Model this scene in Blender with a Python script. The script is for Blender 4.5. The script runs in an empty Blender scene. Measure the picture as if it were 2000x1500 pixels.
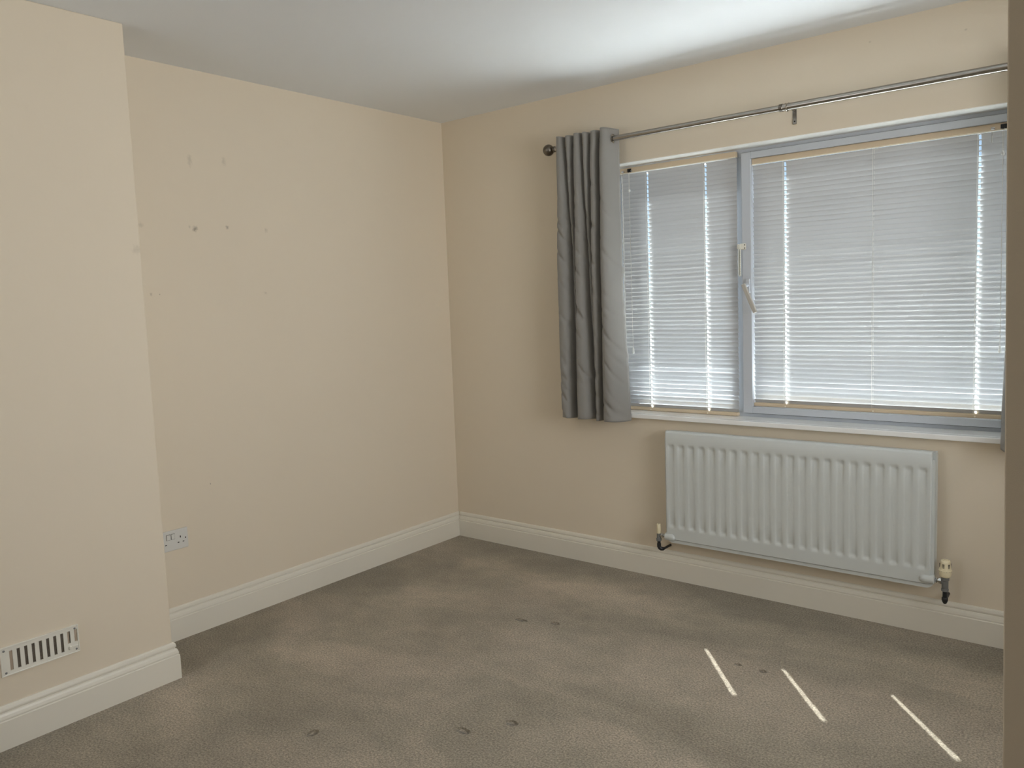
import bpy, bmesh, math, random
from mathutils import Matrix, Vector, noise
random.seed(7)
sc = bpy.context.scene
C = sc.collection
PI = math.pi

# ------------------------------------------------------------ camera, sky, sun, exposure
cam = bpy.data.cameras.new('camera'); camo = bpy.data.objects.new('camera', cam); C.objects.link(camo)
YAW, PITCH, ROLL = 0.67988, -0.09361, -0.03785
fw = Vector((-math.sin(YAW)*math.cos(PITCH), math.cos(YAW)*math.cos(PITCH), math.sin(PITCH)))
r0 = Vector((math.cos(YAW), math.sin(YAW), 0)); u0 = r0.cross(fw)
rr = r0*math.cos(ROLL)+u0*math.sin(ROLL); uu = -r0*math.sin(ROLL)+u0*math.cos(ROLL)
m = Matrix((rr, uu, -fw)).transposed().to_4x4(); m.translation = Vector((3.18569, -3.4082, 1.37884))
camo.matrix_world = m
cam.sensor_width = 36; cam.lens = 1553.7/2000*36
cam.shift_x = 0.00247; cam.shift_y = -0.00837; cam.clip_start = .02
sc.camera = camo

SUN_EL = math.radians(54.2)
sd = Vector((math.cos(SUN_EL)*.643, -math.cos(SUN_EL)*.766, -math.sin(SUN_EL)))
sun = bpy.data.lights.new('sun', 'SUN'); sun.energy = 25; sun.angle = .0093; sun.color = (.97, .99, 1)
suno = bpy.data.objects.new('sun', sun); C.objects.link(suno)
suno.rotation_euler = sd.to_track_quat('-Z', 'Y').to_euler(); suno.location = (-1, 3, 5)
# added fill lamp at a made-up, unseen window beyond the partition
dl = bpy.data.lights.new('fill_right', 'AREA'); dl.shape = 'RECTANGLE'; dl.size = 1.15; dl.size_y = 1.2; dl.energy = 5.7; dl.spread = math.radians(114); dl.color = (1, .985, .96)
dlo = bpy.data.objects.new('fill_right', dl); C.objects.link(dlo); dlo.location = (4.33, -1.62, 1.5); dlo.rotation_euler = (0, math.radians(90), 0)
dlo.rotation_euler = Vector((-1, 0, 0)).to_track_quat('-Z', 'Z').to_euler()
# weaker frontal fill lamp, added at an invented opening behind the camera
fl = bpy.data.lights.new('fill_front', 'AREA'); fl.shape = 'RECTANGLE'; fl.size = 1.1; fl.size_y = 1.1; fl.energy = 2.6; fl.color = (1, .985, .95)
flo = bpy.data.objects.new('fill_front', fl); C.objects.link(flo); flo.location = (.95, -4.63, 1.55)
flo.rotation_euler = Vector((0, 1, 0)).to_track_quat('-Z', 'Z').to_euler()
# sun glancing up off the glossy sloping sill outside the window
gl_ = bpy.data.lights.new('sill_glint', 'AREA'); gl_.shape = 'RECTANGLE'; gl_.size = 2.0; gl_.size_y = .07; gl_.energy = 2.2; gl_.spread = math.radians(80); gl_.color = (.95, .98, 1)
glo = bpy.data.objects.new('sill_glint', gl_); C.objects.link(glo); glo.location = (2.0, .262, .782)
glo.rotation_euler = (math.radians(180+16), 0, 0)
w = bpy.data.worlds.new('sky'); sc.world = w; w.use_nodes = True
nt = w.node_tree; bg = nt.nodes['Background']
sky = nt.nodes.new('ShaderNodeTexSky'); sky.sky_type = 'HOSEK_WILKIE'; sky.turbidity = 3.5; sky.ground_albedo = .4
sky.sun_direction = (-sd.x, -sd.y, -sd.z)
nt.links.new(sky.outputs[0], bg.inputs[0]); bg.inputs[1].default_value = .9

vs = sc.view_settings
sc.display_settings.display_device = 'sRGB'
vs.view_transform = 'Standard'; vs.look = 'None'; vs.gamma = 1; vs.use_curve_mapping = False
vs.exposure = 1.95
cy = sc.cycles
cy.max_bounces = 16; cy.diffuse_bounces = 12; cy.glossy_bounces = 6; cy.transmission_bounces = 8; cy.transparent_max_bounces = 16
cy.caustics_refractive = False; cy.sample_clamp_indirect = 12

# ------------------------------------------------------------ helpers
def srgb(r, g, b):
    f = lambda c: (c/255/12.92) if c/255 <= .04045 else ((c/255+.055)/1.055)**2.4
    return (f(r), f(g), f(b), 1)
def mat(name, col, rough=.5, metal=0, spec=.5, nscale=0, namp=0, bump=0, bscale=200, coat=0):
    mt = bpy.data.materials.new(name); mt.use_nodes = True
    n = mt.node_tree; b = n.nodes['Principled BSDF']
    b.inputs['Base Color'].default_value = col; b.inputs['Roughness'].default_value = rough
    b.inputs['Metallic'].default_value = metal; b.inputs['Specular IOR Level'].default_value = spec
    b.inputs['Coat Weight'].default_value = coat
    tc = n.nodes.new('ShaderNodeTexCoord')
    if namp:
        t = n.nodes.new('ShaderNodeTexNoise'); t.inputs['Scale'].default_value = nscale; t.inputs['Detail'].default_value = 4
        n.links.new(tc.outputs['Object'], t.inputs['Vector'])
        mx = n.nodes.new('ShaderNodeMix'); mx.data_type = 'RGBA'
        mx.inputs[6].default_value = tuple(c*(1-namp) for c in col[:3])+(1,)
        mx.inputs[7].default_value = tuple(min(1, c*(1+namp)) for c in col[:3])+(1,)
        n.links.new(t.outputs['Fac'], mx.inputs[0]); n.links.new(mx.outputs[2], b.inputs['Base Color'])
    if bump:
        t = n.nodes.new('ShaderNodeTexNoise'); t.inputs['Scale'].default_value = bscale; t.inputs['Detail'].default_value = 3
        n.links.new(tc.outputs['Object'], t.inputs['Vector'])
        bp = n.nodes.new('ShaderNodeBump'); bp.inputs['Strength'].default_value = bump; bp.inputs['Distance'].default_value = .002
        n.links.new(t.outputs['Fac'], bp.inputs['Height']); n.links.new(bp.outputs[0], b.inputs['Normal'])
    return mt
def box(bm, a, b):
    x0, y0, z0 = a; x1, y1, z1 = b
    v = [bm.verts.new(p) for p in ((x0,y0,z0),(x1,y0,z0),(x1,y1,z0),(x0,y1,z0),(x0,y0,z1),(x1,y0,z1),(x1,y1,z1),(x0,y1,z1))]
    for f in ((0,3,2,1),(4,5,6,7),(0,1,5,4),(1,2,6,5),(2,3,7,6),(3,0,4,7)): bm.faces.new([v[i] for i in f])
def tube(bm, pts, r, n=16, caps=True):
    """swept round bar along points; r a number or one radius per point"""
    rings = []; pts = [Vector(p) for p in pts]
    rs = r if isinstance(r, (list, tuple)) else [r]*len(pts)
    ref = None
    for i, p in enumerate(pts):
        a = pts[max(0, i-1)]; b = pts[min(len(pts)-1, i+1)]
        if (b-a).length < 1e-9: d = d0
        else: d = (b-a).normalized()
        d0 = d
        if ref is None: ref = d.orthogonal().normalized()
        ref = (ref-d*ref.dot(d)).normalized(); q = d.cross(ref)
        rings.append([bm.verts.new(p+(ref*math.cos(2*PI*k/n)+q*math.sin(2*PI*k/n))*rs[i]) for k in range(n)])
    for A, B in zip(rings, rings[1:]):
        for k in range(n): bm.faces.new((A[k], A[(k+1) % n], B[(k+1) % n], B[k]))
    if caps: bm.faces.new(rings[0][::-1]); bm.faces.new(rings[-1])
def lathe(bm, o, axis, prof, n=32):
    """prof: (distance along axis, radius)"""
    ax = Vector(axis).normalized(); o = Vector(o); e = ax.orthogonal().normalized(); f = ax.cross(e)
    rings = [[bm.verts.new(o+ax*h+(e*math.cos(2*PI*k/n)+f*math.sin(2*PI*k/n))*max(r, 1e-4)) for k in range(n)] for h, r in prof]
    for A, B in zip(rings, rings[1:]):
        for k in range(n): bm.faces.new((A[k], A[(k+1) % n], B[(k+1) % n], B[k]))
    bm.faces.new(rings[0][::-1]); bm.faces.new(rings[-1])
def obj(name, bm, m, parent=None, bevel=0, smooth=False, seg=2, kind=None):
    bmesh.ops.recalc_face_normals(bm, faces=bm.faces)
    me = bpy.data.meshes.new(name); bm.to_mesh(me); bm.free()
    o = bpy.data.objects.new(name, me); C.objects.link(o); me.materials.append(m)
    if parent:
        o.parent = parent; o.matrix_parent_inverse = parent.matrix_world.inverted()
    if smooth:
        for p in me.polygons: p.use_smooth = True
        me.set_sharp_from_angle(angle=math.radians(40))
    if bevel:
        b = o.modifiers.new('bevel', 'BEVEL'); b.width = bevel; b.segments = seg; b.limit_method = 'ANGLE'; b.harden_normals = False
    if kind: o['kind'] = kind
    return o
def boxes(name, lst, m, parent=None, **k):
    bm = bmesh.new()
    for a, b in lst: box(bm, a, b)
    return obj(name, bm, m, parent, **k)
def thing(name, loc, label, cat, group=None):
    o = bpy.data.objects.new(name, None); C.objects.link(o); o.location = loc; o.empty_display_size = .1
    o['label'] = label; o['category'] = cat
    if group: o['group'] = group
    o.matrix_world = Matrix.Translation(loc)
    return o
def struct_empty(name, loc):
    o = bpy.data.objects.new(name, None); C.objects.link(o); o.location = loc; o['kind'] = 'structure'
    o.matrix_world = Matrix.Translation(loc)
    return o

# ------------------------------------------------------------ materials
WALLC = srgb(223, 212, 193)
def wall_mat(name, spots=(), axis='X'):
    """matt cream emulsion, faint roller stipple, scuffs and filler marks at given (a, z, ra, rz, depth)"""
    mt = mat(name, WALLC, rough=.75, spec=.25, nscale=1.3, namp=.02, bump=.12, bscale=900)
    n = mt.node_tree; b = n.nodes['Principled BSDF']
    src = b.inputs['Base Color'].links[0].from_socket
    tc = n.nodes.new('ShaderNodeTexCoord'); sp = n.nodes.new('ShaderNodeSeparateXYZ'); n.links.new(tc.outputs['Object'], sp.inputs[0])
    nz = n.nodes.new('ShaderNodeTexNoise'); nz.inputs['Scale'].default_value = 90
    n.links.new(tc.outputs['Object'], nz.inputs['Vector'])
    cur = src
    for (a, z, ra, rz, k, col) in spots:
        def M(op, x, y=None):
            q = n.nodes.new('ShaderNodeMath'); q.operation = op
            for i, v in enumerate((x, y)):
                if v is None: continue
                if isinstance(v, (int, float)): q.inputs[i].default_value = v
                else: n.links.new(v, q.inputs[i])
            return q.outputs[0]
        da = M('DIVIDE', M('SUBTRACT', sp.outputs[axis], a), ra); dz = M('DIVIDE', M('SUBTRACT', sp.outputs['Z'], z), rz)
        d = M('SQRT', M('ADD', M('MULTIPLY', da, da), M('MULTIPLY', dz, dz)))
        d = M('ADD', d, M('MULTIPLY', M('SUBTRACT', nz.outputs['Fac'], .5), 1.6))
        mr = n.nodes.new('ShaderNodeMapRange'); mr.inputs[1].default_value = 1.1; mr.inputs[2].default_value = .2
        mr.inputs[3].default_value = 0; mr.inputs[4].default_value = k*.6
        n.links.new(d, mr.inputs[0])
        mx = n.nodes.new('ShaderNodeMix'); mx.data_type = 'RGBA'; n.links.new(mr.outputs[0], mx.inputs[0])
        n.links.new(cur, mx.inputs[6]); mx.inputs[7].default_value = col; cur = mx.outputs[2]
    n.links.new(cur, b.inputs['Base Color'])
    return mt
DK = srgb(95, 85, 72); GR = srgb(150, 142, 128)
M_wall_left = wall_mat('cream_wall_alcove', [(-1.563, 2.02, .012, .03, .45, GR), (-1.402, 2.034, .012, .022, .4, GR),
    (-1.561, 1.734, .013, .014, .95, DK), (-1.585, 1.742, .006, .007, .5, GR), (-1.407, 1.748, .009, .009, .8, DK), (-1.208, 1.743, .009, .012, .55, GR),
    (-1.776, 1.46, .006, .008, .5, DK), (-1.739, 1.459, .003, .003, 1, DK), (-1.577, .631, .003, .005, 1, DK),
    (-1.795, 1.738, .012, .014, .4, GR), (-1.235, 1.457, .010, .008, .45, GR)], 'Y')
M_wall_breast = wall_mat('cream_wall_breast', [(-1.99, 1.613, .018, .02, .35, GR)], 'Y')
M_wall = wall_mat('cream_wall', [(2.30, 2.33, .006, .005, .5, GR), (2.63, 2.30, .006, .005, .6, GR), (3.0, .30, .01, .02, .0, DK)], 'X')
M_wall_back = M_wall
M_nib = wall_mat('cream_wall_nib', [(3.075, .70, .005, .012, .9, DK), (3.077, .55, .005, .008, .8, DK)], 'X')
M_ceil = mat('ceiling_white', srgb(232, 236, 240), rough=.85, spec=.2, nscale=2, namp=.015, bump=.08, bscale=700)
M_trim = mat('gloss_white_trim', srgb(226, 222, 210), rough=.35, nscale=6, namp=.02)
M_reveal = mat('white_reveal_paint', srgb(250, 250, 247), rough=.5, nscale=6, namp=.01)
M_upvc = mat('white_upvc', srgb(194, 200, 208), rough=.3, nscale=8, namp=.01)
M_sill = mat('gloss_sill_board', srgb(242, 243, 242), rough=.2, nscale=8, namp=.01, coat=.2)
M_whitesill = mat('white_stone_sill', srgb(244, 244, 243), rough=.6, nscale=8, namp=.01)
M_gasket = mat('dark_gasket', srgb(60, 60, 62), rough=.6, nscale=8, namp=.05)
M_plastic = mat('white_plastic', srgb(228, 226, 216), rough=.35, nscale=30, namp=.01)
M_lever = mat('grey_white_lever', srgb(182, 178, 170), rough=.3, nscale=30, namp=.01)
M_socket = mat('socket_plastic', srgb(214, 214, 210), rough=.3, nscale=30, namp=.01)
M_black = mat('black_plastic', srgb(18, 18, 18), rough=.5, nscale=30, namp=.1)
M_steel = mat('brushed_steel', srgb(170, 166, 160), rough=.24, metal=1, nscale=60, namp=.05)
M_dsteel = mat('dark_steel', srgb(120, 114, 106), rough=.3, metal=1, nscale=60, namp=.05)
M_chrome = mat('chrome', srgb(200, 200, 200), rough=.12, metal=1, nscale=60, namp=.03)
M_brass = mat('dull_nickel', srgb(128, 130, 130), rough=.4, metal=.35, nscale=60, namp=.1)
M_rad = mat('radiator_enamel', srgb(206, 211, 210), rough=.35, nscale=5, namp=.015)
M_cream = mat('cream_plastic', srgb(232, 222, 190), rough=.4, nscale=30, namp=.02)
M_pipe = mat('black_pipe', srgb(34, 36, 38), rough=.4, nscale=40, namp=.15)
M_dark = mat('dark_void', srgb(40, 38, 36), rough=.8, nscale=40, namp=.2)

# blind slats: enamelled, passing a little light
def blind_mat(name, col, trans=.12, rough=.35):
    mt = mat(name, col, rough=rough, nscale=20, namp=.015)
    n = mt.node_tree; b = n.nodes['Principled BSDF']; out = n.nodes['Material Output']
    t = n.nodes.new('ShaderNodeBsdfTranslucent'); t.inputs[0].default_value = col
    mx = n.nodes.new('ShaderNodeMixShader'); mx.inputs[0].default_value = trans
    n.links.new(b.outputs[0], mx.inputs[1]); n.links.new(t.outputs[0], mx.inputs[2]); n.links.new(mx.outputs[0], out.inputs[0])
    return mt
M_slat = blind_mat('slat_enamel', srgb(190, 192, 194), .035, .25)
M_rail = blind_mat('cream_rail', srgb(210, 192, 165), .0, .4)
M_raillip = blind_mat('cream_rail_lip', srgb(240, 232, 214), .0, .35)
M_cord = blind_mat('white_cord', srgb(235, 232, 224), .2, .7)
M_clear = mat('clear_plastic', srgb(240, 240, 236), rough=.15, nscale=10, namp=.01)
M_clear.node_tree.nodes['Principled BSDF'].inputs['Alpha'].default_value = .45

# glass
M_glass = bpy.data.materials.new('window_glass'); M_glass.use_nodes = True
n = M_glass.node_tree; n.nodes.remove(n.nodes['Principled BSDF']); out = n.nodes['Material Output']
tr = n.nodes.new('ShaderNodeBsdfTransparent'); tr.inputs[0].default_value = (.95, .97, .96, 1)
gl = n.nodes.new('ShaderNodeBsdfGlossy'); gl.inputs['Roughness'].default_value = .01
lw = n.nodes.new('ShaderNodeLayerWeight'); lw.inputs[0].default_value = .5
pw = n.nodes.new('ShaderNodeMath'); pw.operation = 'POWER'; pw.inputs[1].default_value = 5; n.links.new(lw.outputs['Facing'], pw.inputs[0])
fr = n.nodes.new('ShaderNodeMath'); fr.operation = 'MULTIPLY_ADD'; fr.inputs[1].default_value = .9; fr.inputs[2].default_value = .04; n.links.new(pw.outputs[0], fr.inputs[0])
mx = n.nodes.new('ShaderNodeMixShader'); n.links.new(fr.outputs[0], mx.inputs[0]); n.links.new(tr.outputs[0], mx.inputs[1]); n.links.new(gl.outputs[0], mx.inputs[2])
n.links.new(mx.outputs[0], out.inputs[0])

# curtain cloth
M_curtain = mat('grey_curtain_cloth', srgb(142, 140, 136), rough=.6, spec=.3, nscale=14, namp=.04, bump=.5, bscale=1400)
M_curtain.node_tree.nodes['Principled BSDF'].inputs['Sheen Weight'].default_value = .3

# carpet
M_carpet = bpy.data.materials.new('taupe_carpet'); M_carpet.use_nodes = True
n = M_carpet.node_tree; b = n.nodes['Principled BSDF']; b.inputs['Roughness'].default_value = .95
b.inputs['Specular IOR Level'].default_value = .1; b.inputs['Sheen Weight'].default_value = .25; b.inputs['Sheen Roughness'].default_value = .5
tc = n.nodes.new('ShaderNodeTexCoord')
def noise_n(scale, det, rough=.5, vec=None, dist=0):
    t = n.nodes.new('ShaderNodeTexNoise'); t.inputs['Scale'].default_value = scale; t.inputs['Detail'].default_value = det
    t.inputs['Roughness'].default_value = rough; t.inputs['Distortion'].default_value = dist
    n.links.new(vec or tc.outputs['Object'], t.inputs['Vector']); return t.outputs['Fac']
def ramp(fac, stops):
    r = n.nodes.new('ShaderNodeValToRGB'); e = r.color_ramp.elements
    e[0].position, e[0].color = stops[0]; e[1].position, e[1].color = stops[-1]
    for p, c in stops[1:-1]:
        q = e.new(p); q.color = c
    n.links.new(fac, r.inputs[0]); return r.outputs[0]
def mixc(kind, f, a, c):
    mx = n.nodes.new('ShaderNodeMix'); mx.data_type = 'RGBA'; mx.blend_type = kind
    if isinstance(f, float): mx.inputs[0].default_value = f
    else: n.links.new(f, mx.inputs[0])
    n.links.new(a, mx.inputs[6]); n.links.new(c, mx.inputs[7]); return mx.outputs[2]
mp = n.nodes.new('ShaderNodeMapping'); mp.inputs['Rotation'].default_value = (0, 0, .5); mp.inputs['Scale'].default_value = (.75, 1.5, 1)
n.links.new(tc.outputs['Object'], mp.inputs[0])
base = ramp(noise_n(1.5, 5, .55, mp.outputs[0], .6), [(.33, srgb(146, 137, 121)), (.48, srgb(159, 150, 133)), (.64, srgb(179, 167, 149))])
mid = ramp(noise_n(9, 4, .6), [(.3, (.90, .90, .90, 1)), (.7, (1.08, 1.075, 1.07, 1))])
fine = ramp(noise_n(150, 4, .8), [(.36, (.45, .44, .42, 1)), (.5, (1, 1, 1, 1)), (.64, (1.65, 1.64, 1.62, 1))])
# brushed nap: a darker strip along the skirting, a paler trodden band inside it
sx_ = n.nodes.new('ShaderNodeSeparateXYZ'); n.links.new(tc.outputs['Object'], sx_.inputs[0])
def mth(op, a, c=None):
    q = n.nodes.new('ShaderNodeMath'); q.operation = op
    for i, v in enumerate((a, c)):
        if v is None: continue
        if isinstance(v, (int, float)): q.inputs[i].default_value = v
        else: n.links.new(v, q.inputs[i])
    return q.outputs[0]
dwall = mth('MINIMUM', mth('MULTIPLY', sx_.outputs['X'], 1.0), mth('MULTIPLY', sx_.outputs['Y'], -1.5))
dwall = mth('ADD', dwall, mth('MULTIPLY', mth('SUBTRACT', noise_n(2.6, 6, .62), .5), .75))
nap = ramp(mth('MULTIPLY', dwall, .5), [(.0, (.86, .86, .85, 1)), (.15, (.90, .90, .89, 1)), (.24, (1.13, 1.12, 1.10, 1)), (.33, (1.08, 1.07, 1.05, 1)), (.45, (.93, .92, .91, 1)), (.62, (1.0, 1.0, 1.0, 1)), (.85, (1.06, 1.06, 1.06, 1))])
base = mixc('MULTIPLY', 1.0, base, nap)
c1 = mixc('MULTIPLY', 1.0, base, mid); c2 = mixc('MULTIPLY', .9, c1, fine)
n.links.new(c2, b.inputs['Base Color'])
bp = n.nodes.new('ShaderNodeBump'); bp.inputs['Strength'].default_value = .9; bp.inputs['Distance'].default_value = .006
n.links.new(noise_n(150, 4, .75), bp.inputs['Height'])
# furniture dents pressed into the pile
sp = n.nodes.new('ShaderNodeSeparateXYZ'); n.links.new(tc.outputs['Object'], sp.inputs[0])
prev = None
for (dx, dy, rx, ry) in ((2.027, -.689, .014, .009), (2.122, -.689, .015, .010), (1.592, -1.492, .022, .014), (1.095, -1.914, .016, .022), (1.244, -.758, .02, .014), (1.10, -.81, .03, .012), (1.49, -1.62, .03, .015)):
    v = n.nodes.new('ShaderNodeVectorMath'); v.operation = 'SUBTRACT'; v.inputs[1].default_value = (dx, dy, 0); n.links.new(tc.outputs['Object'], v.inputs[0])
    v2 = n.nodes.new('ShaderNodeVectorMath'); v2.operation = 'DIVIDE'; v2.inputs[1].default_value = (rx, ry, 1); n.links.new(v.outputs[0], v2.inputs[0])
    v3 = n.nodes.new('ShaderNodeVectorMath'); v3.operation = 'LENGTH'; n.links.new(v2.outputs[0], v3.inputs[0])
    mr = n.nodes.new('ShaderNodeMapRange'); mr.interpolation_type = 'SMOOTHSTEP'; mr.inputs[1].default_value = .3; mr.inputs[2].default_value = 1.2
    n.links.new(v3.outputs['Value'], mr.inputs[0])
    if prev is None: prev = mr.outputs[0]
    else:
        q = n.nodes.new('ShaderNodeMath'); q.operation = 'MINIMUM'; n.links.new(prev, q.inputs[0]); n.links.new(mr.outputs[0], q.inputs[1]); prev = q.outputs[0]
bp2 = n.nodes.new('ShaderNodeBump'); bp2.inputs['Strength'].default_value = 1; bp2.inputs['Distance'].default_value = .018
n.links.new(prev, bp2.inputs['Height']); n.links.new(bp.outputs[0], bp2.inputs['Normal']); n.links.new(bp2.outputs[0], b.inputs['Normal'])

M_paving = mat('dark_paving', srgb(92, 93, 94), rough=.8, nscale=3, namp=.08, bump=.3, bscale=60)
M_render = mat('outside_render', srgb(220, 214, 200), rough=.9, nscale=3, namp=.04)

# ------------------------------------------------------------ setting
X1, Y0, H = 4.3, -4.6, 2.4
BX, BY, BY2 = .338, -1.974, -3.35
WX0, WX1, WZ0, WZ1 = 1.095, 2.87, .785, 2.018
st = dict(kind='structure')
boxes('floor', [((-.1, Y0-.1, -.12), (X1+.1, 0, 0))], M_carpet, **st)
boxes('ceiling', [((-.1, Y0-.1, H), (X1+.1, .2, H+.12))], M_ceil, **st)
boxes('wall_left', [((-.12, Y0-.1, 0), (0, 0, H))], M_wall_left, **st)
boxes('wall_chimney', [((0, BY2, 0), (BX, BY, H))], M_wall_breast, bevel=.004, **st)
boxes('wall_back', [((-.12, 0, 0), (WX0, .2, H)), ((WX1, 0, 0), (X1+.1, .2, H)), ((WX0, 0, WZ1), (WX1, .2, H)), ((WX0, 0, 0), (WX1, .2, WZ0))], M_wall, **st)
boxes('wall_right', [((X1, Y0-.1, 0), (X1+.12, -2.25, H)), ((X1, -1.0, 0), (X1+.12, 0, H)), ((X1, -2.25, 0), (X1+.12, -1.0, .88)), ((X1, -2.25, 2.12), (X1+.12, -1.0, H))], M_wall, **st)
added_win_r = struct_empty('added_window_right', (X1, -1.15, .88))  # made-up window out of view, holds the right fill lamp
boxes('frame', [((X1+.05, -2.25, .88), (X1+.11, -2.19, 2.12)), ((X1+.05, -1.06, .88), (X1+.11, -1.0, 2.12)), ((X1+.05, -2.19, 2.06), (X1+.11, -1.06, 2.12)), ((X1+.05, -2.19, .88), (X1+.11, -1.06, .94))], M_upvc, added_win_r, bevel=.002)
boxes('wall_front', [((0, Y0-.12, 0), (.35, Y0, H)), ((1.55, Y0-.12, 0), (X1, Y0, H)), ((.35, Y0-.12, 0), (1.55, Y0, .95)), ((.35, Y0-.12, 2.15), (1.55, Y0, H))], M_wall, **st)
added_win_f = struct_empty('added_window_front', (.95, Y0, .95))  # invented, unseen window added to carry the front fill lamp
boxes('frame', [((.35, Y0-.11, .95), (.41, Y0-.05, 2.15)), ((1.49, Y0-.11, .95), (1.55, Y0-.05, 2.15)), ((.41, Y0-.11, 2.09), (1.49, Y0-.05, 2.15)), ((.41, Y0-.11, .95), (1.49, Y0-.05, 1.01))], M_upvc, added_win_f, bevel=.002)
bm = bmesh.new(); box(bm, (3.0815, -2.42, 0), (X1, -2.30, H))   # its free end is a little out of plumb
for v in bm.verts:
    if v.co.x < 3.5: v.co.x -= .0117*v.co.z
obj('wall_partition', bm, M_nib, bevel=.0015, **st)
# outside
boxes('ground_outside', [((-14, .2, -.42), (18, 30, -.30))], M_paving, **st)
boxes('sill_outside', [((WX0-.05, .19, .735), (WX1+.05, .36, .775))], M_whitesill, bevel=.004, **st)

PROF = [(0, .1415), (.004, .1415), (.0075, .137), (.0095, .129), (.0095, .124), (.0065, .1215), (.0065, .119), (.0105, .1165), (.0135, .110), (.0155, .1015), (.0155, .0975), (.0140, .0960), (.0180, .0925), (.0180, -.002), (0, -.002)]
def skirting(name, path, side):
    bm = bmesh.new(); rings = []
    P = [Vector(p) for p in path]
    for i, p in enumerate(P):
        ns = []
        for a, b2 in ((i-1, i), (i, i+1)):
            if 0 <= a and b2 < len(P):
                d = (P[b2]-P[a]).normalized(); ns.append(Vector((-d.y, d.x))*side)
        nn = ns[0] if len(ns) == 1 else (ns[0]+ns[1])/(1+ns[0].dot(ns[1]))
        rings.append([bm.verts.new((p.x+nn.x*d, p.y+nn.y*d, z)) for d, z in PROF])
    k = len(PROF)
    for A, B in zip(rings, rings[1:]):
        for j in range(k): bm.faces.new((A[j], A[(j+1) % k], B[(j+1) % k], B[j]))
    bm.faces.new(rings[0][::-1]); bm.faces.new(rings[-1])
    return obj(name, bm, M_trim, kind='structure')
skirting('baseboard_back', [(.018, 0), (X1, 0)], -1)
skirting('baseboard_left', [(0, 0), (0, BY+.018)], 1)
skirting('baseboard_chimney', [(0, BY), (BX, BY), (BX, BY2), (0, BY2)], 1)
skirting('baseboard_right', [(X1, -.018), (X1, -2.28)], -1)
skirting('baseboard_partition', [(3.0815, -2.30), (X1-.018, -2.30)], 1)

# ------------------------------------------------------------ window
win = struct_empty('window_1', (2.0, .12, .8))
FY = .115     # room face of the fixed frame
bm = bmesh.new()
F0, F1, G0, G1 = WX0, WX1, .795, WZ1
for a, b2 in [((F0, FY, G0), (F0+.045, .185, G1)), ((F1-.045, FY, G0), (F1, .185, G1)), ((F0+.045, FY, G1-.036), (F1-.045, .185, G1)), ((F0+.045, FY, G0), (F1-.045, .185, G0+.032)), ((1.665, FY, G0+.032), (1.762, .185, G1-.036))]: box(bm, a, b2)
obj('frame', bm, M_upvc, win, bevel=.002)
SX0, SX1, SZ0, SZ1 = 1.7345, 2.850, .824, 1.997
bm = bmesh.new()
for a, b2 in [((SX0, .092, SZ0), (SX0+.044, .165, SZ1)), ((SX1-.044, .092, SZ0), (SX1, .165, SZ1)), ((SX0+.044, .092, SZ1-.030), (SX1-.044, .165, SZ1)), ((SX0+.044, .092, SZ0), (SX1-.044, .165, SZ0+.030))]: box(bm, a, b2)
sash = obj('sash', bm, M_upvc, win, bevel=.003)
boxes('gasket', [((SX0-.004, .1145, SZ0-.004), (SX0, .1165, SZ1+.004)), ((SX0, .1135, SZ0-.004), (SX1, .1165, SZ0)), ((SX0, .1135, SZ1), (SX1, .1165, SZ1+.004))], M_gasket, win)
boxes('pane', [((WX0+.045, .150, G0+.032), (1.665, .154, G1-.036))], M_glass, win)
boxes('pane', [((SX0+.044, .150, SZ0+.030), (SX1-.044, .154, SZ1-.030))], M_glass, sash)
boxes('reveal_lining', [((WX0, .0, WZ1-.003), (WX1, FY, WZ1)), ((WX0, .0, .8), (WX0+.003, FY, WZ1-.003)), ((WX1-.003, .0, .8), (WX1, FY, WZ1-.003))], M_reveal, win)
# window board with rounded nose
sl = boxes('sill', [((1.05, -.036, .785), (2.92, .0, .806)), ((WX0+.003, .0, .785), (WX1-.003, FY, .806))], M_sill, win, bevel=.003)
# handle
hd = boxes('handle', [((1.7555, .080, 1.372), (1.7735, .092, 1.437))], M_upvc, win, bevel=.002)
bm = bmesh.new(); tube(bm, [(1.7645, .081, 1.408), (1.7645, .050, 1.408)], .0085)
obj('spindle', bm, M_upvc, hd, smooth=True)
bm = bmesh.new(); box(bm, (-.009, -.007, -.128), (.009, .007, .012))
bmesh.ops.transform(bm, matrix=Matrix.Translation((1.763, .047, 1.402)) @ Matrix.Rotation(math.radians(-23), 4, 'Y'), verts=bm.verts)
obj('lever', bm, M_lever, hd, bevel=.003)
# restrictor catch with hanging ratchet strap
rs = boxes('restrictor', [((1.728, .084, 1.568), (1.7565, .092, 1.596)), ((1.7165, .078, 1.572), (1.729, .0925, 1.594))], M_plastic, win, bevel=.004)
bm = bmesh.new()
for z in (1.575, 1.589): lathe(bm, (1.7515, .0845, z), (0, -1, 0), [(0, .0028), (.0012, .0024)], 12)
obj('screw', bm, M_black, rs, smooth=True)
boxes('strap', [((1.7245, .074, 1.452), (1.7285, .082, 1.583)), ((1.7315, .074, 1.452), (1.7355, .082, 1.575)), ((1.7285, .074, 1.448), (1.7315, .082, 1.456))], M_plastic, rs, bevel=.001)
boxes('strap_core', [((1.7285, .080, 1.456), (1.7315, .0825, 1.570))], M_gasket, rs)
bm = bmesh.new()
for k in range(13): lathe(bm, (1.7335, .0745, 1.462+k*.008), (0, -1, 0), [(0, .0011), (.0008, .0009)], 8)
obj('strap_teeth', bm, M_gasket, rs)

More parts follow.
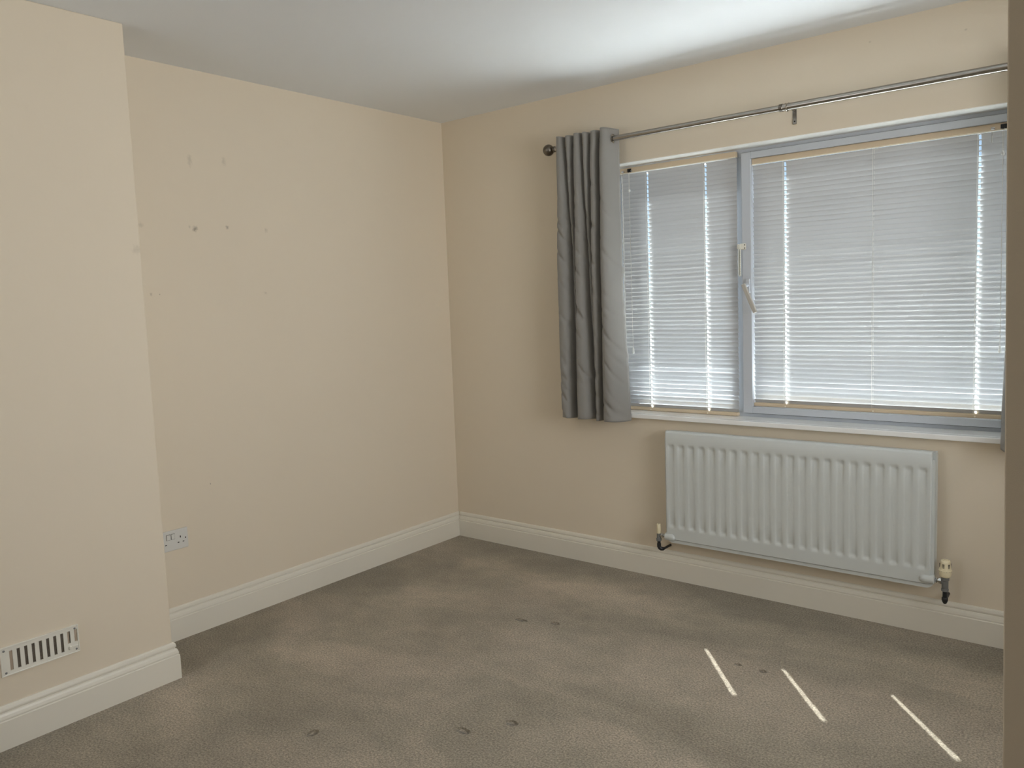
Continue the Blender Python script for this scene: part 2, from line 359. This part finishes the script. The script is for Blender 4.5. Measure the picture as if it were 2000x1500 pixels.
# ------------------------------------------------------------ venetian blinds
SW = .0250; PITCH_Z = .0205
def slat_mesh(L, cords, HL, HW):
    me_pts = []
    NS = 9; t = .00045; hw = SW/2
    def arc(u): return .0022*(1-(u/hw)**2)
    bm = bmesh.new()
    def strip(xa, xb, ua, ub, k):
        us = [ua+(ub-ua)*i/k for i in range(k+1)]
        loop = [(u, arc(u)) for u in us]+[(u, arc(u)-t) for u in reversed(us)]
        A = [bm.verts.new((xa, u, z)) for u, z in loop]; B = [bm.verts.new((xb, u, z)) for u, z in loop]
        q = len(loop)
        for i in range(q): bm.faces.new((A[i], A[(i+1) % q], B[(i+1) % q], B[i]))
        bm.faces.new(A[::-1]); bm.faces.new(B)
    x = 0
    for c in cords:
        strip(x, c-HW, -hw, hw, NS-1)
        strip(c-HW, c+HW, -hw, -HL, 2); strip(c-HW, c+HW, HL, hw, 2)
        x = c+HW
    # clipped corner at the free end is too small to matter; plain end
    strip(x, L, -hw, hw, NS-1)
    bmesh.ops.recalc_face_normals(bm, faces=bm.faces)
    me = bpy.data.meshes.new('slat'); bm.to_mesh(me); bm.free(); me.materials.append(M_slat)
    for p in me.polygons: p.use_smooth = True
    me.set_sharp_from_angle(angle=math.radians(35))
    return me
def blind(label, x0, x1, y, ztop, zbot, cords, side, messy, wand_len, cord_len):
    t = thing('venetian_blind', ((x0+x1)/2, y, zbot), label, 'blind', 'white venetian blinds in the window')
    # headrail: open channel with rolled lower lip
    hr = boxes('headrail', [((x0, y-.0135, ztop-.024), (x1, y+.0115, ztop))], M_rail, t, bevel=.0012)
    bm = bmesh.new(); tube(bm, [(x0, y-.0135, ztop-.0255), (x1, y-.0135, ztop-.0255)], .0028, 10)
    obj('lip', bm, M_raillip, hr, smooth=True)
    br = boxes('bottom_rail', [((x0, y-.0125, zbot), (x1, y+.0105, zbot+.0165))], M_rail, t, bevel=.004, seg=3)
    bm = bmesh.new()
    bm.free()
    for c in cords:
        bm = bmesh.new(); lathe(bm, (c, y-.0130, zbot+.006), (0, -1, 0), [(0, .0035), (.0014, .003)], 12); obj('rail_button', bm, M_raillip, br, smooth=True)
    holes = [cords[0], cords[-1]]
    me_a = slat_mesh(x1-x0, [c-x0 for c in holes], .0085, .0045); me_b = slat_mesh(x1-x0, [c-x0 for c in holes], .0048, .0032)
    z0 = zbot+.0225; z1 = ztop-.040
    k = int(round((z1-z0)/PITCH_Z)); p = (z1-z0)/k
    for i in range(k+1):
        z = z0+i*p; h = (z-z0)/(z1-z0)
        ang = 60+7*min(1, h/.4)+6*max(0, (h-.4)/.6)+random.gauss(0, .5)
        if messy and h < .18: ang += random.gauss(0, 3)
        s = bpy.data.objects.new('slat', me_a if z > 1.32 else me_b); C.objects.link(s)
        s.location = (x0+random.gauss(0, .0004), y, z+random.gauss(0, .0002)); s.rotation_euler = (-math.radians(ang), random.gauss(0, .0004), 0)
        s.parent = t; s.matrix_parent_inverse = t.matrix_world.inverted()
    for c in cords:
        bm = bmesh.new()
        dy = .0118*math.cos(math.radians(58)); 
        for dx, yy in ((-.0072, y-.0075), (.0072, y+.0085)): tube(bm, [(c+dx, yy, zbot+.014), (c+dx, yy, ztop-.024)], .0006, 6)
        obj('ladder_cord', bm, M_cord, t)
        bm = bmesh.new(); tube(bm, [(c-.0036, y, zbot+.01), (c-.0036, y, ztop-.02)], .0006, 6)
        obj('lift_cord', bm, M_cord, t)
    # wand and pull cords near one end
    e = x0 if side < 0 else x1
    s = -side
    wx = e+s*(.020 if side < 0 else .100)
    bm = bmesh.new(); tube(bm, [(wx, y-.026, ztop-.045), (wx+.0005*s, y-.026, ztop-.045-wand_len)], .0021, 8)
    tube(bm, [(wx, y-.026, ztop-.050-wand_len), (wx, y-.026, ztop-.045-wand_len)], .0034, 8)
    wd = obj('tilt_wand', bm, M_clear, t, smooth=True)
    bm = bmesh.new(); tube(bm, [(wx, y-.018, ztop-.030), (wx, y-.026, ztop-.034), (wx, y-.026, ztop-.046)], .0011, 8)
    obj('hook', bm, M_chrome, wd, smooth=True)
    cx = wx+(.036 if side < 0 else .036)
    bm = bmesh.new(); box(bm, (cx-.010, y-.0185, ztop-.022), (cx+.010, y-.0135, ztop-.006)); box(bm, (cx-.005, y-.022, ztop-.024), (cx+.003, y-.0185, ztop-.010))
    cl = obj('cord_lock', bm, M_black, t, bevel=.001)
    bm = bmesh.new(); lathe(bm, (cx+.012, y-.0215, ztop-.018), (1, 0, 0), [(0, .0035), (.006, .0035)], 14); obj('pulley', bm, M_chrome, cl, smooth=True)
    bm = bmesh.new(); lathe(bm, (wx-.004, y-.0195, ztop-.018), (1, 0, 0), [(0, .005), (.012, .005)], 14)
    obj('pulley', bm, M_chrome, cl, smooth=True)
    zk = ztop-.105
    bm = bmesh.new(); tube(bm, [(cx-.002, y-.020, ztop-.022), (cx-.001, y-.022, zk)], .0007, 6); tube(bm, [(cx+.003, y-.020, ztop-.022), (cx+.001, y-.022, zk)], .0007, 6)
    tube(bm, [(cx, y-.022, zk-.012), (cx+.002, y-.021, zk-cord_len)], .0008, 6)
    pc = obj('pull_cord', bm, M_cord, t)
    bm = bmesh.new(); lathe(bm, (cx, y-.022, zk), (0, 0, -1), [(0, .003), (.004, .0065), (.012, .0065), (.016, .003)], 16)
    obj('connector', bm, M_clear, pc, smooth=True)
    bm = bmesh.new(); lathe(bm, (cx+.002, y-.021, zk-cord_len), (0, 0, -1), [(0, .0025), (.006, .0040), (.026, .0062), (.030, .0050)], 16)
    obj('tassel', bm, M_clear, pc, smooth=True)
    return t
blind('narrower white venetian blind of closed slats beside the grey curtain, left of the window handle', 1.113, 1.712, .098, 2.007, .8068, [1.259, 1.561], -1, True, .84, .78)
blind('wider white venetian blind of closed slats in the opening sash, right of the window handle', 1.7795, 2.806, .118, 1.9665, .8555, [1.924, 2.292, 2.664], 1, False, .02, .72)

# ------------------------------------------------------------ curtain pole
RY, RZ = -.09, 2.121
rod = thing('curtain_pole', (1.9, 0, RZ), 'brushed steel telescopic curtain pole with ball finial above the window', 'curtain pole')
bm = bmesh.new(); tube(bm, [(.845, RY, RZ), (1.990, RY, RZ)], .0125, 32); obj('thin_tube', bm, M_steel, rod, smooth=True)
bm = bmesh.new(); tube(bm, [(1.988, RY, RZ), (3.185, RY, RZ)], .0142, 32); obj('thick_tube', bm, M_steel, rod, smooth=True)
bm = bmesh.new(); lathe(bm, (1.976, RY, RZ), (1, 0, 0), [(0, .0135), (.001, .0152), (.014, .0160), (.016, .0145)], 32); obj('joint_collar', bm, M_dsteel, rod, smooth=True)
def finial(x, s):
    bm = bmesh.new(); R = .0285
    pr = [(0, .0135), (.004, .0150), (.010, .0150), (.012, .0105), (.017, .0100)]
    c = .017+R*.93
    for k in range(1, 24):
        a = PI*k/24; a0 = -math.cos(a)*R
        if a0 < -R*.93: continue
        pr.append((c+a0, math.sin(a)*R))
    pr.append((c+R, .0005))
    lathe(bm, (x, RY, RZ), (s, 0, 0), pr, 40)
    return obj('finial', bm, M_dsteel, rod, smooth=True)
finial(.853, -1); finial(3.178, 1)
def bracket(x):
    b2 = boxes('bracket', [((x-.0085, -.004, 2.064), (x+.0085, 0, 2.135))], M_steel, rod, bevel=.0015)
    bm = bmesh.new(); tube(bm, [(x, -.003, RZ), (x, RY+.014, RZ)], .005, 12)
    obj('arm', bm, M_steel, b2, smooth=True)
    bm = bmesh.new()
    pts = [(x, RY+.0165*math.cos(a), RZ+.0165*math.sin(a)) for a in [PI*1.0+PI*k/12 for k in range(13)]]
    pts = [(x, RY-.0175, RZ+.012)]+[(x, RY-.0172*math.cos(PI*k/12), RZ-.0172*math.sin(PI*k/12)) for k in range(13)]+[(x, RY+.0175, RZ+.02)]
    tube(bm, pts, .0024, 8); obj('cradle', bm, M_steel, b2, smooth=True)
    bm = bmesh.new(); lathe(bm, (x, -.004, 2.076), (0, -1, 0), [(0, .0032), (.0015, .0028)], 12); obj('screw', bm, M_black, b2, smooth=True)
bracket(2.008); bracket(.870); bracket(3.165)

# ------------------------------------------------------------ curtains
def curtain(label, x_left_top, mirror, keys, ztop, zbot, yb=-.052, A=.040):
    """keys: list of (v, x_left, widths, amps)  v 0 top .. 1 bottom"""
    t = thing('curtain', (keys[0][1], RY, zbot), label, 'curtain', 'grey eyelet curtains on the pole')
    nf = len(keys[0][2]); NP = 28; NV = 150
    def at(v):
        for (a, b2) in zip(keys, keys[1:]):
            if v <= b2[0]:
                f = (v-a[0])/(b2[0]-a[0]); f = f*f*(3-2*f)
                L = lambda p, q: p+(q-p)*f
                return L(a[1], b2[1]), [L(p, q) for p, q in zip(a[2], b2[2])], [L(p, q) for p, q in zip(a[3], b2[3])]
    def prof(i, t):
        p = max(0, (1-math.cos(2*PI*t))/2)
        if i == nf-1 and t > .42:      # outer fold: broad belly easing back to the leading edge
            q = (t-.42)/.58; return (1-q**2.2)**1.0 if q < 1 else 0
        if i == nf-1: p = (1-math.cos(PI*min(1, t/.42)))/2
        return p**.2
    bm = bmesh.new(); grid = []
    for j in range(NV+1):
        v = j/NV; x, W_, A_ = at(min(v, .99999)); row = []
        z = ztop+(zbot-ztop)*v
        xa = x; s = 0
        for i in range(nf):
            for k in range(NP+(1 if i == nf-1 else 0)):
                tt = k/NP
                px = xa+W_[i]*(tt+.03*math.sin(4*PI*tt)*(0 if i == nf-1 else 1))
                py = yb-2*A_[i]*prof(i, tt)-.003*math.sin(PI*tt)
                q = Vector((s*.9+i, z*3.0, 3 if mirror else 0))
                wv = min(1, v*3)
                d = noise.noise(Vector((px*9, z*2.2, 1.7)))*.006*wv
                # soft diagonal drag creases
                dg = noise.noise(Vector(((px*1.1+z*.75)*34, (px-z)*5, 4.2))); d += max(0, dg-.12)*.020*wv*(.35+.65*min(1, W_[i]/.06))
                # stitched hem and packing creases
                d += .0022*math.exp(-((z-(zbot+.040))/.0022)**2)
                d += .0020*math.exp(-((z-1.757-.004*math.sin(px*40))/.0030)**2)
                d += .0012*math.exp(-((z-1.66-.006*math.sin(px*30))/.0025)**2)
                zz = z+.004*math.sin(px*45)*(1 if v > .97 or v < .02 else 0)*.6
                XX = px
                if mirror: XX = 2*mirror-px
                row.append(bm.verts.new((XX, py+d, zz))); s += 1/NP
            xa += W_[i]
        grid.append(row)
    for a, b2 in zip(grid, grid[1:]):
        for i in range(len(a)-1):
            f = bm.faces.new((a[i], a[i+1], b2[i+1], b2[i]))
    dead = [f for f in bm.faces if math.hypot(f.calc_center_median().y-RY, f.calc_center_median().z-RZ) < .0160]
    bmesh.ops.delete(bm, geom=dead, context='FACES')
    o = obj('cloth', bm, M_curtain, t, smooth=False)
    for p in o.data.polygons: p.use_smooth = True
    sm = o.modifiers.new('thickness', 'SOLIDIFY'); sm.thickness = .0022; sm.offset = 0
    # eyelets where the cloth crosses the pole
    x, W_, A_ = at((ztop-RZ)/(ztop-zbot))
    for i in range(nf):
        if A_[i] < .02: xa = 0
        prev_ = None
        for q_ in range(401):
            tt = q_/400; val = yb-2*A_[i]*prof(i, tt)-RY
            if prev_ is None or (val > 0) == (prev_ > 0): prev_ = val; continue
            prev_ = val
            px = x+W_[i]*tt
            if mirror: px = 2*mirror-px
            bm = bmesh.new(); n1, n2, R, q = 28, 8, (.0190 if i == nf-1 and tt > .5 else .0162), .0028
            rings = []
            for a in range(n1):
                ph = 2*PI*a/n1; rings.append([bm.verts.new((px+q*math.sin(2*PI*b2/n2)*.7, RY+(R+q*math.cos(2*PI*b2/n2))*math.cos(ph), RZ+(R+q*math.cos(2*PI*b2/n2))*math.sin(ph))) for b2 in range(n2)])
            for a in range(n1):
                for b2 in range(n2): bm.faces.new((rings[a][b2], rings[(a+1) % n1][b2], rings[(a+1) % n1][(b2+1) % n2], rings[a][(b2+1) % n2]))
            obj('eyelet', bm, M_steel, t, smooth=True)
        x += W_[i]
    return t
k = 1/338
def ws(l): return [q*k for q in l]
curtain('grey eyelet curtain gathered in folds beside the finial, left of the window', .86, None, [
    (0.0, .870, ws([19, 16, 18, 15, 18, 24]), [.040, .040, .040, .040, .040, .044]),
    (.12, .862, ws([23, 12, 20, 13, 18, 26]), [.040, .036, .040, .036, .040, .046]),
    (.48, .842, ws([31, 7, 25, 9, 19, 29]), [.040, .018, .040, .022, .040, .048]),
    (1.0, .844, ws([29, 3, 37, 4, 14, 42]), [.040, .006, .045, .008, .040, .052])], 2.168, .776)
curtain('grey eyelet curtain mostly hidden behind the partition, right of the window', .86, 2.015, [
    (0.0, .872, ws([19, 16, 18, 15, 18, 29]), [.040]*6),
    (.6, .860, ws([27, 13, 24, 12, 19, 36]), [.040]*6),
    (1.0, .862, ws([25, 13, 24, 13, 22, 37]), [.040]*6)], 2.168, .770)

# ------------------------------------------------------------ radiator
RX0, RX1, RZ0, RZ1, RF = 1.426, 2.553, .226, .744, -.092
rad = thing('radiator', ((RX0+RX1)/2, 0, RZ0), 'white ribbed panel radiator on the wall below the window', 'radiator')
NR = 22; xa, xb = 1.4555, 2.5215; pr = (xb-xa)/(NR-1)
xs = set(); 
for i in range(NR):
    c = xa+i*pr
    for q in (-.0254, -.0180, -.0148, -.0118, -.0085, 0, .0085, .0118, .0148, .0180): xs.add(round(c+q, 5))
xs = sorted(x for x in xs if RX0+.006 < x < RX1-.006); xs = [RX0, RX0+.004]+xs+[RX1-.004, RX1]
zt, zb_ = RZ1-.062, RZ0+.058
zs = [RZ0, RZ0+.003, zb_-.012, zb_-.006, zb_, zb_+.006, zb_+.013, zb_+.02]+[zb_+.02+(zt-zb_-.04)*i/8 for i in range(1, 8)]+[zt-.02, zt-.013, zt-.006, zt, zt+.006, zt+.012, RZ1-.010, RZ1-.004, RZ1]
def ss(a, b2, x):
    t_ = max(0, min(1, (x-a)/(b2-a))); return t_*t_*(3-2*t_)
bm = bmesh.new(); G = []
for z in zs:
    row = []
    for x in xs:
        i = round((x-xa)/pr); i = max(0, min(NR-1, i)); d = abs(x-(xa+i*pr))
        g = 1-ss(.0078, .0190, d); gz = ss(zb_-.004, zb_+.014, z)*(1-ss(zt-.014, zt+.004, z))
        # grooves are deep at their blunt ends and shallow along the middle
        mid_ = .2+.8*(1-ss(0, .05, z-zb_)*ss(0, .05, zt-z))
        dep = .0085*g*gz*mid_
        edge = 0
        if x in (RX0, RX1): edge += .004
        if z == RZ0: edge += .003
        if z == RZ1: edge += .010
        elif z == RZ1-.004: edge += .003
        row.append(bm.verts.new((x, RF+dep+edge, z)))
    G.append(row)
for a, b2 in zip(G, G[1:]):
    for i in range(len(a)-1): bm.faces.new((a[i], a[i+1], b2[i+1], b2[i]))
# returns at the sides, top and bottom, closed behind
loop = [G[0][i] for i in range(len(xs))]+[G[j][-1] for j in range(1, len(zs))]+[G[-1][i] for i in range(len(xs)-2, -1, -1)]+[G[j][0] for j in range(len(zs)-2, 0, -1)]
bk = [bm.verts.new((v.co.x, -.066, v.co.z)) for v in loop]
for i in range(len(loop)): bm.faces.new((loop[i], loop[(i+1) % len(loop)], bk[(i+1) % len(bk)], bk[i]))
bm.faces.new(bk)
pn = obj('front_panel', bm, M_rad, rad, smooth=True)
# seam flange: sheet edge standing proud below and at both sides, with rounded lower corners
bm = bmesh.new()
def plate(bm, x0, x1, z0, z1, y0, y1, r, n=8, top=False):
    pts = []
    for cx_, cz_, a0 in ((x1-r, z0+r, -PI/2), (x1-(.004), z1-.004, 0), (x0+.004, z1-.004, PI/2), (x0+r, z0+r, PI)):
        rr_ = r if cz_ < (z0+z1)/2 else .004
        for q in range(n+1): pts.append((cx_+rr_*math.cos(a0+PI/2*q/n), cz_+rr_*math.sin(a0+PI/2*q/n)))
    A = [bm.verts.new((x, y0, z)) for x, z in pts]; B = [bm.verts.new((x, y1, z)) for x, z in pts]; q = len(pts)
    for i in range(q): bm.faces.new((A[i], A[(i+1) % q], B[(i+1) % q], B[i]))
    bm.faces.new(A[::-1]); bm.faces.new(B)
plate(bm, RX0-.0045, RX1+.0110, RZ0-.0165, RZ1-.030, -.084, -.080, .030)
obj('seam_flange', bm, M_rad, rad)
bm = bmesh.new(); plate(bm, RX0-.004, RX1+.010, RZ0-.012, RZ1-.004, -.060, -.030, .03); obj('rear_panel', bm, M_rad, rad)
for hx in (1.60, 2.34): boxes('hanging_bracket', [((hx, -.030, .30), (hx+.03, 0, .66))], M_rad, rad)
def plug(x, s, z):
    bm = bmesh.new(); lathe(bm, (x-s*.055, -.083, z), (s, 0, 0), [(0, .008), (.004, .015), (.012, .0185), (.020, .019), (.050, .0175), (.053, .014)], 28)
    return obj('end_boss', bm, M_rad, rad, smooth=True)
plug(2.569, 1, .246); plug(1.414, -1, .236)

# thermostatic valve
tv = thing('thermostatic_valve', (2.598, 0, .15), 'cream thermostatic radiator valve on a dull metal body beside the radiator', 'radiator valve')
VY = -.083; vx = 2.602
bm = bmesh.new(); lathe(bm, (2.568, VY, .246), (1, 0, 0), [(0, .0085), (.004, .0110), (.006, .0115), (.008, .0065), (.012, .0065), (.0125, .0118), (.022, .0118), (.024, .008), (.034, .008)], 6)
obj('union_nut', bm, M_chrome, tv, bevel=.0006)
bm = bmesh.new(); lathe(bm, (vx, VY, .208), (0, 0, 1), [(0, .011), (.002, .0130), (.010, .0130), (.011, .0112), (.014, .0118), (.042, .0118), (.044, .0145), (.055, .0145), (.0565, .012)], 28)
lathe(bm, (vx, VY, .244), (-1, 0, 0), [(0, .010), (.016, .0098)], 24)
obj('valve_body', bm, M_brass, tv, smooth=True)
bm = bmesh.new(); lathe(bm, (vx, VY, .2645), (0, 0, 1), [(0, .0165), (.0015, .0185), (.006, .0200), (.026, .0232), (.028, .0232), (.029, .0208), (.032, .0202), (.058, .0178), (.0635, .0168), (.066, .0142), (.0665, .0118), (.065, .0112), (.065, .0092), (.0675, .0085), (.0678, .003)], 40)
hdv = obj('thermostat_head', bm, M_cream, tv, smooth=True)
bm = bmesh.new()
for gi in range(6):
    for q in (-1, 0, 1):
        a = gi*PI/3+.35+q*.15; rr_ = .0190
        c = Vector((vx+rr_*math.cos(a), VY+rr_*math.sin(a), .310)); mt_ = Matrix.Translation(c) @ Matrix.Rotation(a, 4, 'Z')
        bb = bmesh.new(); box(bb, (-.0016, -.0006, -.0085), (.0008, .0006, .0080)); bmesh.ops.transform(bb, matrix=mt_, verts=bb.verts)
        me = bpy.data.meshes.new('tmp'); bb.to_mesh(me); bb.free(); bm.from_mesh(me); bpy.data.meshes.remove(me)
obj('head_slots', bm, M_dark, hdv)
bm = bmesh.new()
for q in range(16):
    a = q*2*PI/16; c = Vector((vx+.0228*math.cos(a), VY+.0228*math.sin(a), .2890))
    lathe(bm, c, (math.cos(a), math.sin(a), 0), [(0, .0010), (.0009, .0009)], 8)
obj('setting_marks', bm, M_brass, hdv)
bm = bmesh.new(); tube(bm, [(vx, VY, .209), (vx, VY, .178)], .0082, 20); obj('riser_pipe', bm, M_pipe, tv, smooth=True)
bm = bmesh.new(); lathe(bm, (vx, VY, .184), (0, 0, -1), [(0, .0095), (.002, .0110), (.010, .0112), (.018, .0090), (.024, .0060), (.026, .003)], 24); tube(bm, [(vx, VY, .172), (vx-.002, 0, .172)], .0060, 16)
obj('elbow', bm, M_pipe, tv, smooth=True)

# lockshield valve
lv = thing('lockshield_valve', (1.385, 0, .14), 'small cream-capped lockshield valve on a bent black pipe beside the radiator', 'radiator valve')
lx, LY = 1.380, -.083
bm = bmesh.new(); lathe(bm, (lx, LY, .244), (0, 0, 1), [(0, .0090), (.001, .0098), (.044, .0092), (.046, .0080), (.0465, .0055), (.044, .0050)], 24); cp = obj('cap', bm, M_cream, lv, smooth=True)
bm = bmesh.new(); lathe(bm, (lx, LY, .2875), (0, 0, 1), [(0, .0052), (.0012, .0050)], 16); obj('cap_recess', bm, M_dark, cp)
bm = bmesh.new(); lathe(bm, (lx, LY, .207), (0, 0, 1), [(0, .0105), (.002, .0128), (.012, .0128), (.014, .0100), (.036, .0098), (.038, .008)], 24); lathe(bm, (lx, LY, .234), (1, 0, 0), [(0, .0085), (.016, .0085)], 20)
obj('valve_body', bm, M_brass, lv, smooth=True)
bm = bmesh.new(); lathe(bm, (lx+.014, LY, .236), (1, 0, 0), [(0, .0110), (.010, .0110), (.011, .0075), (.018, .0075), (.019, .0105), (.026, .0100)], 6); obj('union_nut', bm, M_chrome, lv)
bm = bmesh.new(); tube(bm, [(lx, LY, .208), (lx, LY, .186)], .0078, 18); obj('riser_pipe', bm, M_pipe, lv, smooth=True)
bm = bmesh.new(); tube(bm, [(lx, LY, .194), (lx, LY, .180), (lx+.003, LY+.002, .172), (lx+.009, LY+.004, .168), (lx+.015, LY+.010, .167), (lx+.017, LY+.02, .167), (lx+.017, 0, .167)], [.0098, .0098, .0098, .0095, .0090, .0060, .0060], 18)
obj('elbow', bm, M_pipe, lv, smooth=True)

# ------------------------------------------------------------ double socket in the alcove
so = thing('wall_socket', (0, -1.775, .43), 'white double plug socket low on the wall beside the chimney breast', 'socket')
sy0, sy1, sz0, sz1 = -1.848, -1.702, .385, .4715
boxes('faceplate', [((0, sy0, sz0), (.0085, sy1, sz1))], M_socket, so, bevel=.003, seg=3)
for yc in (-1.7895, -1.7690):
    boxes('switch_surround', [((.0080, yc-.0086, .4330), (.0088, yc+.0086, .4570))], M_dark, so)
    bm = bmesh.new(); box(bm, (.0080, yc-.0075, .4342), (.0112, yc+.0075, .4558)); obj('rocker_switch', bm, M_socket, so, bevel=.001)
for yc in (-1.8135, -1.7365):
    bm = bmesh.new()
    box(bm, (.0078, yc-.0022, .4330), (.0088, yc+.0022, .4415))
    for q in (-.0135, .0085): box(bm, (.0078, yc+q, .4130), (.0088, yc+q+.0075, .4165))
    obj('pin_hole', bm, M_black, so)
bm = bmesh.new()
for yc in (-1.836, -1.714): lathe(bm, (.0085, yc, .4285), (1, 0, 0), [(0, .0030), (.0005, .0026)], 12)
obj('screw', bm, M_black, so)

# ------------------------------------------------------------ hit and miss vent on the chimney breast
vt = thing('air_vent', (BX, -2.42, .28), 'white slotted sliding air vent low on the chimney breast', 'vent')
vy0, vy1, vz0, vz1 = -2.541, -2.304, .236, .328
T = .006
slots = []
ys = [-2.5115+i*.0222 for i in range(10)]
for i, y in enumerate(ys): slots.append((y-.0048, y+.0048, (.249 if i < 8 else .272), .314))
bm = bmesh.new()
box(bm, (BX, vy0, vz0), (BX+T, vy1, .249)); box(bm, (BX, vy0, .314), (BX+T, vy1, vz1))
edges = [vy0]+[q for s_ in slots for q in s_[:2]]+[vy1]
for i in range(0, len(edges), 2): box(bm, (BX, edges[i], .249), (BX+T, edges[i+1], .314))
for s_ in slots[8:]: box(bm, (BX, s_[0], .249), (BX+T, s_[1], .272))
bmesh.ops.remove_doubles(bm, verts=bm.verts, dist=1e-5)
obj('grille_plate', bm, M_plastic, vt)
bm = bmesh.new()
def rim(bm, y0, y1, z0, z1, w_, xx0, xx1):
    box(bm, (xx0, y0, z0), (xx1, y1, z0+w_)); box(bm, (xx0, y0, z1-w_), (xx1, y1, z1)); box(bm, (xx0, y0, z0+w_), (xx1, y0+w_, z1-w_)); box(bm, (xx0, y1-w_, z0+w_), (xx1, y1, z1-w_))
rim(bm, vy0-.0015, vy1+.0015, vz0-.0015, vz1+.0015, .0035, BX, BX+.0085)
obj('rim', bm, M_plastic, vt, bevel=.001)
# brush-like insect mesh seen through the slots, partly covered by the slider at the ends
M_mesh = mat('vent_mesh', srgb(96, 88, 78), rough=.8, nscale=220, namp=.5)
boxes('backing', [((BX+.0004, vy0+.01, .246), (BX+.0012, vy1-.01, .317))], M_mesh, vt)
for i in (0, 8, 9):
    boxes('slider_bar', [((BX+.0012, slots[i][0]-.001, slots[i][2]-.002), (BX+.0026, slots[i][0]+(.0062 if i else .0105), .316))], mat('slider_%d' % i, srgb(176, 160, 142), rough=.5, nscale=30, namp=.03), vt)
bm = bmesh.new(); box(bm, (BX+T, ys[8]-.004, .2515), (BX+T+.009, ys[8]+.004, .2635)); kb = obj('slider_knob', bm, M_plastic, vt, bevel=.002)
bm = bmesh.new(); box(bm, (BX+T, ys[8]+.004, .2535), (BX+T+.0015, ys[9]+.004, .2605)); obj('slider_track', bm, M_plastic, vt, bevel=.0005)
for y, z in ((vy0+.0115, vz0+.0085), (vy0+.0095, vz1-.010), (vy1-.009, vz0+.010), (vy1-.010, vz1-.0095)):
    bm = bmesh.new(); lathe(bm, (BX+T-.0002, y, z), (1, 0, 0), [(0, .0036), (.0008, .0036), (.0014, .0024)], 16); obj('screw', bm, M_brass, vt, smooth=True)
